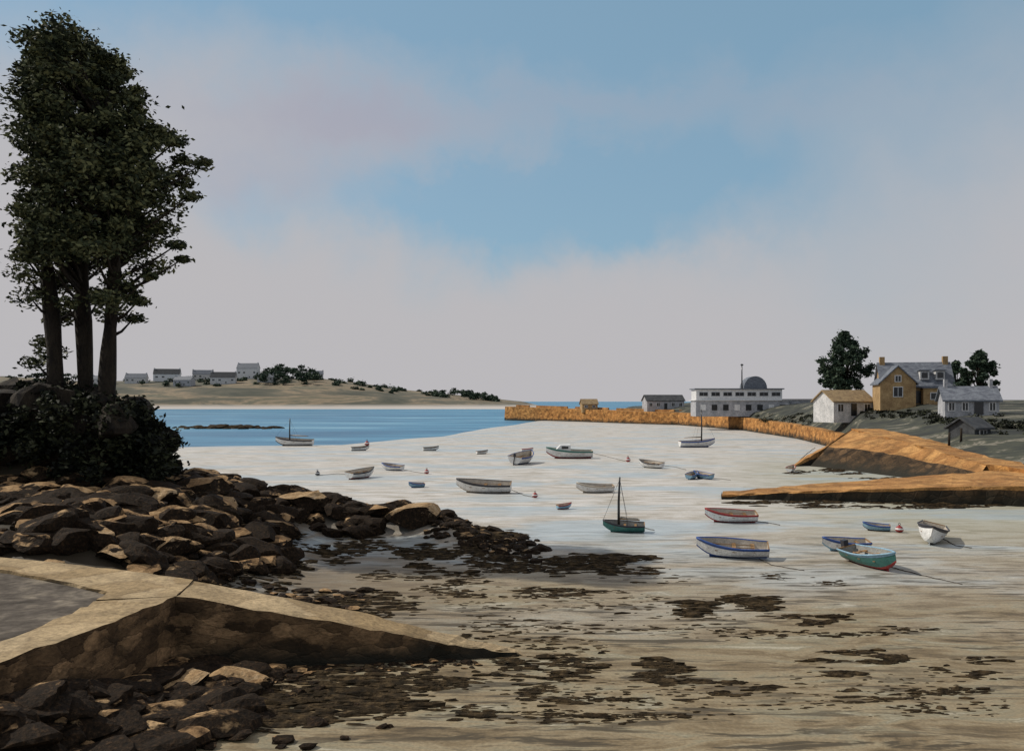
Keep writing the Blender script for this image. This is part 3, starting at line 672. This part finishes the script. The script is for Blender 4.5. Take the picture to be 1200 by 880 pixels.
# ---------------------------------------------------------------- sky
w=bpy.data.worlds.new('World'); S.world=w; w.use_nodes=True; nt=w.node_tree
w.cycles.sampling_method='MANUAL'; w.cycles.sample_map_resolution=256
bg=nt.nodes['Background']; bg.inputs['Strength'].default_value=.1
sun_dir=Vector((-.70,.20,.66)).normalized()
el=math.asin(sun_dir.z); az=math.atan2(sun_dir.x,sun_dir.y)
sk=nd(nt,'ShaderNodeTexSky'); sk.sky_type='NISHITA'; sk.sun_disc=False; sk.sun_elevation=el; sk.sun_rotation=az%(2*math.pi)
tc=nd(nt,'ShaderNodeTexCoord'); gen=tc.outputs['Generated']
nz=noise(nt,gen,3.2,3,.6,.3); nz2=noise(nt,gen,12,4,.65,.2)
def vm(op,a,b_):
    q=nd(nt,'ShaderNodeVectorMath',operation=op); nt.links.new(a,q.inputs[0])
    if isinstance(b_,bpy.types.NodeSocket): nt.links.new(b_,q.inputs[1])
    else: q.inputs[1].default_value=b_
    return q.outputs[0]
o1=vm('MULTIPLY',vm('SUBTRACT',nz.outputs[1],(.5,.5,.5)),(.34,.34,.15)); o2_=vm('MULTIPLY',vm('SUBTRACT',nz2.outputs[1],(.5,.5,.5)),(.13,.13,.09))
sp=nd(nt,'ShaderNodeSeparateXYZ'); nt.links.new(vm('ADD',vm('ADD',gen,o1),o2_),sp.inputs[0])
def blob(u,v,su,sv,wt):
    d=Vector(((u-600)/1000,1,(470-v)/1000)); L=d.length; d/=L
    x=math_(nt,'DIVIDE',math_(nt,'SUBTRACT',sp.outputs[0],d.x),su/1000/L)
    z=math_(nt,'DIVIDE',math_(nt,'SUBTRACT',sp.outputs[2],d.z),sv/1000/L)
    r2=math_(nt,'ADD',math_(nt,'MULTIPLY',x,x),math_(nt,'MULTIPLY',z,z))
    return math_(nt,'MULTIPLY',math_(nt,'EXPONENT',math_(nt,'MULTIPLY',r2,-1.0)),wt)
def summ(lst):
    s=None
    for a in lst:
        q=blob(*a); s=q if s is None else math_(nt,'ADD',s,q)
    return math_(nt,'MINIMUM',s,1.0)
blue=summ([(600,-10,1200,105,1.2),(600,228,220,58,.8),(850,215,300,80,.75),(400,235,140,40,.45),(720,285,110,22,.4),(850,110,500,60,.4),(1080,330,140,90,.22)])
pink=summ([(400,150,160,34,1.0),(700,125,200,24,.6),(300,205,110,26,.5),(930,135,120,24,.4)])
c=mix(nt,math_(nt,'MULTIPLY',pink,.6),(4.95,4.82,4.98),(3.95,3.4,4.1))
thin=mix(nt,.6,sk.outputs[0],(2.3,4.25,5.6))
bl=math_(nt,'MULTIPLY',blue,math_(nt,'SUBTRACT',.95,math_(nt,'MULTIPLY',pink,.35)))
c=mix(nt,bl,c,thin)
nt.links.new(c,bg.inputs['Color'])
sl=bpy.data.lights.new('sun','SUN'); sl.energy=3.6; sl.angle=math.radians(.6); sl.color=(1,.93,.82)
so=link(bpy.data.objects.new('sun',sl)); so.rotation_euler=(-sun_dir).to_track_quat('-Z','Y').to_euler()
cam=bpy.data.cameras.new('camera'); cam.sensor_width=36; cam.lens=30; cam.shift_y=.025; cam.clip_end=30000; cam.clip_start=.5
co=link(bpy.data.objects.new('camera',cam)); co.location=(0,0,EYE); co.rotation_euler=(math.pi/2,0,0); S.camera=co
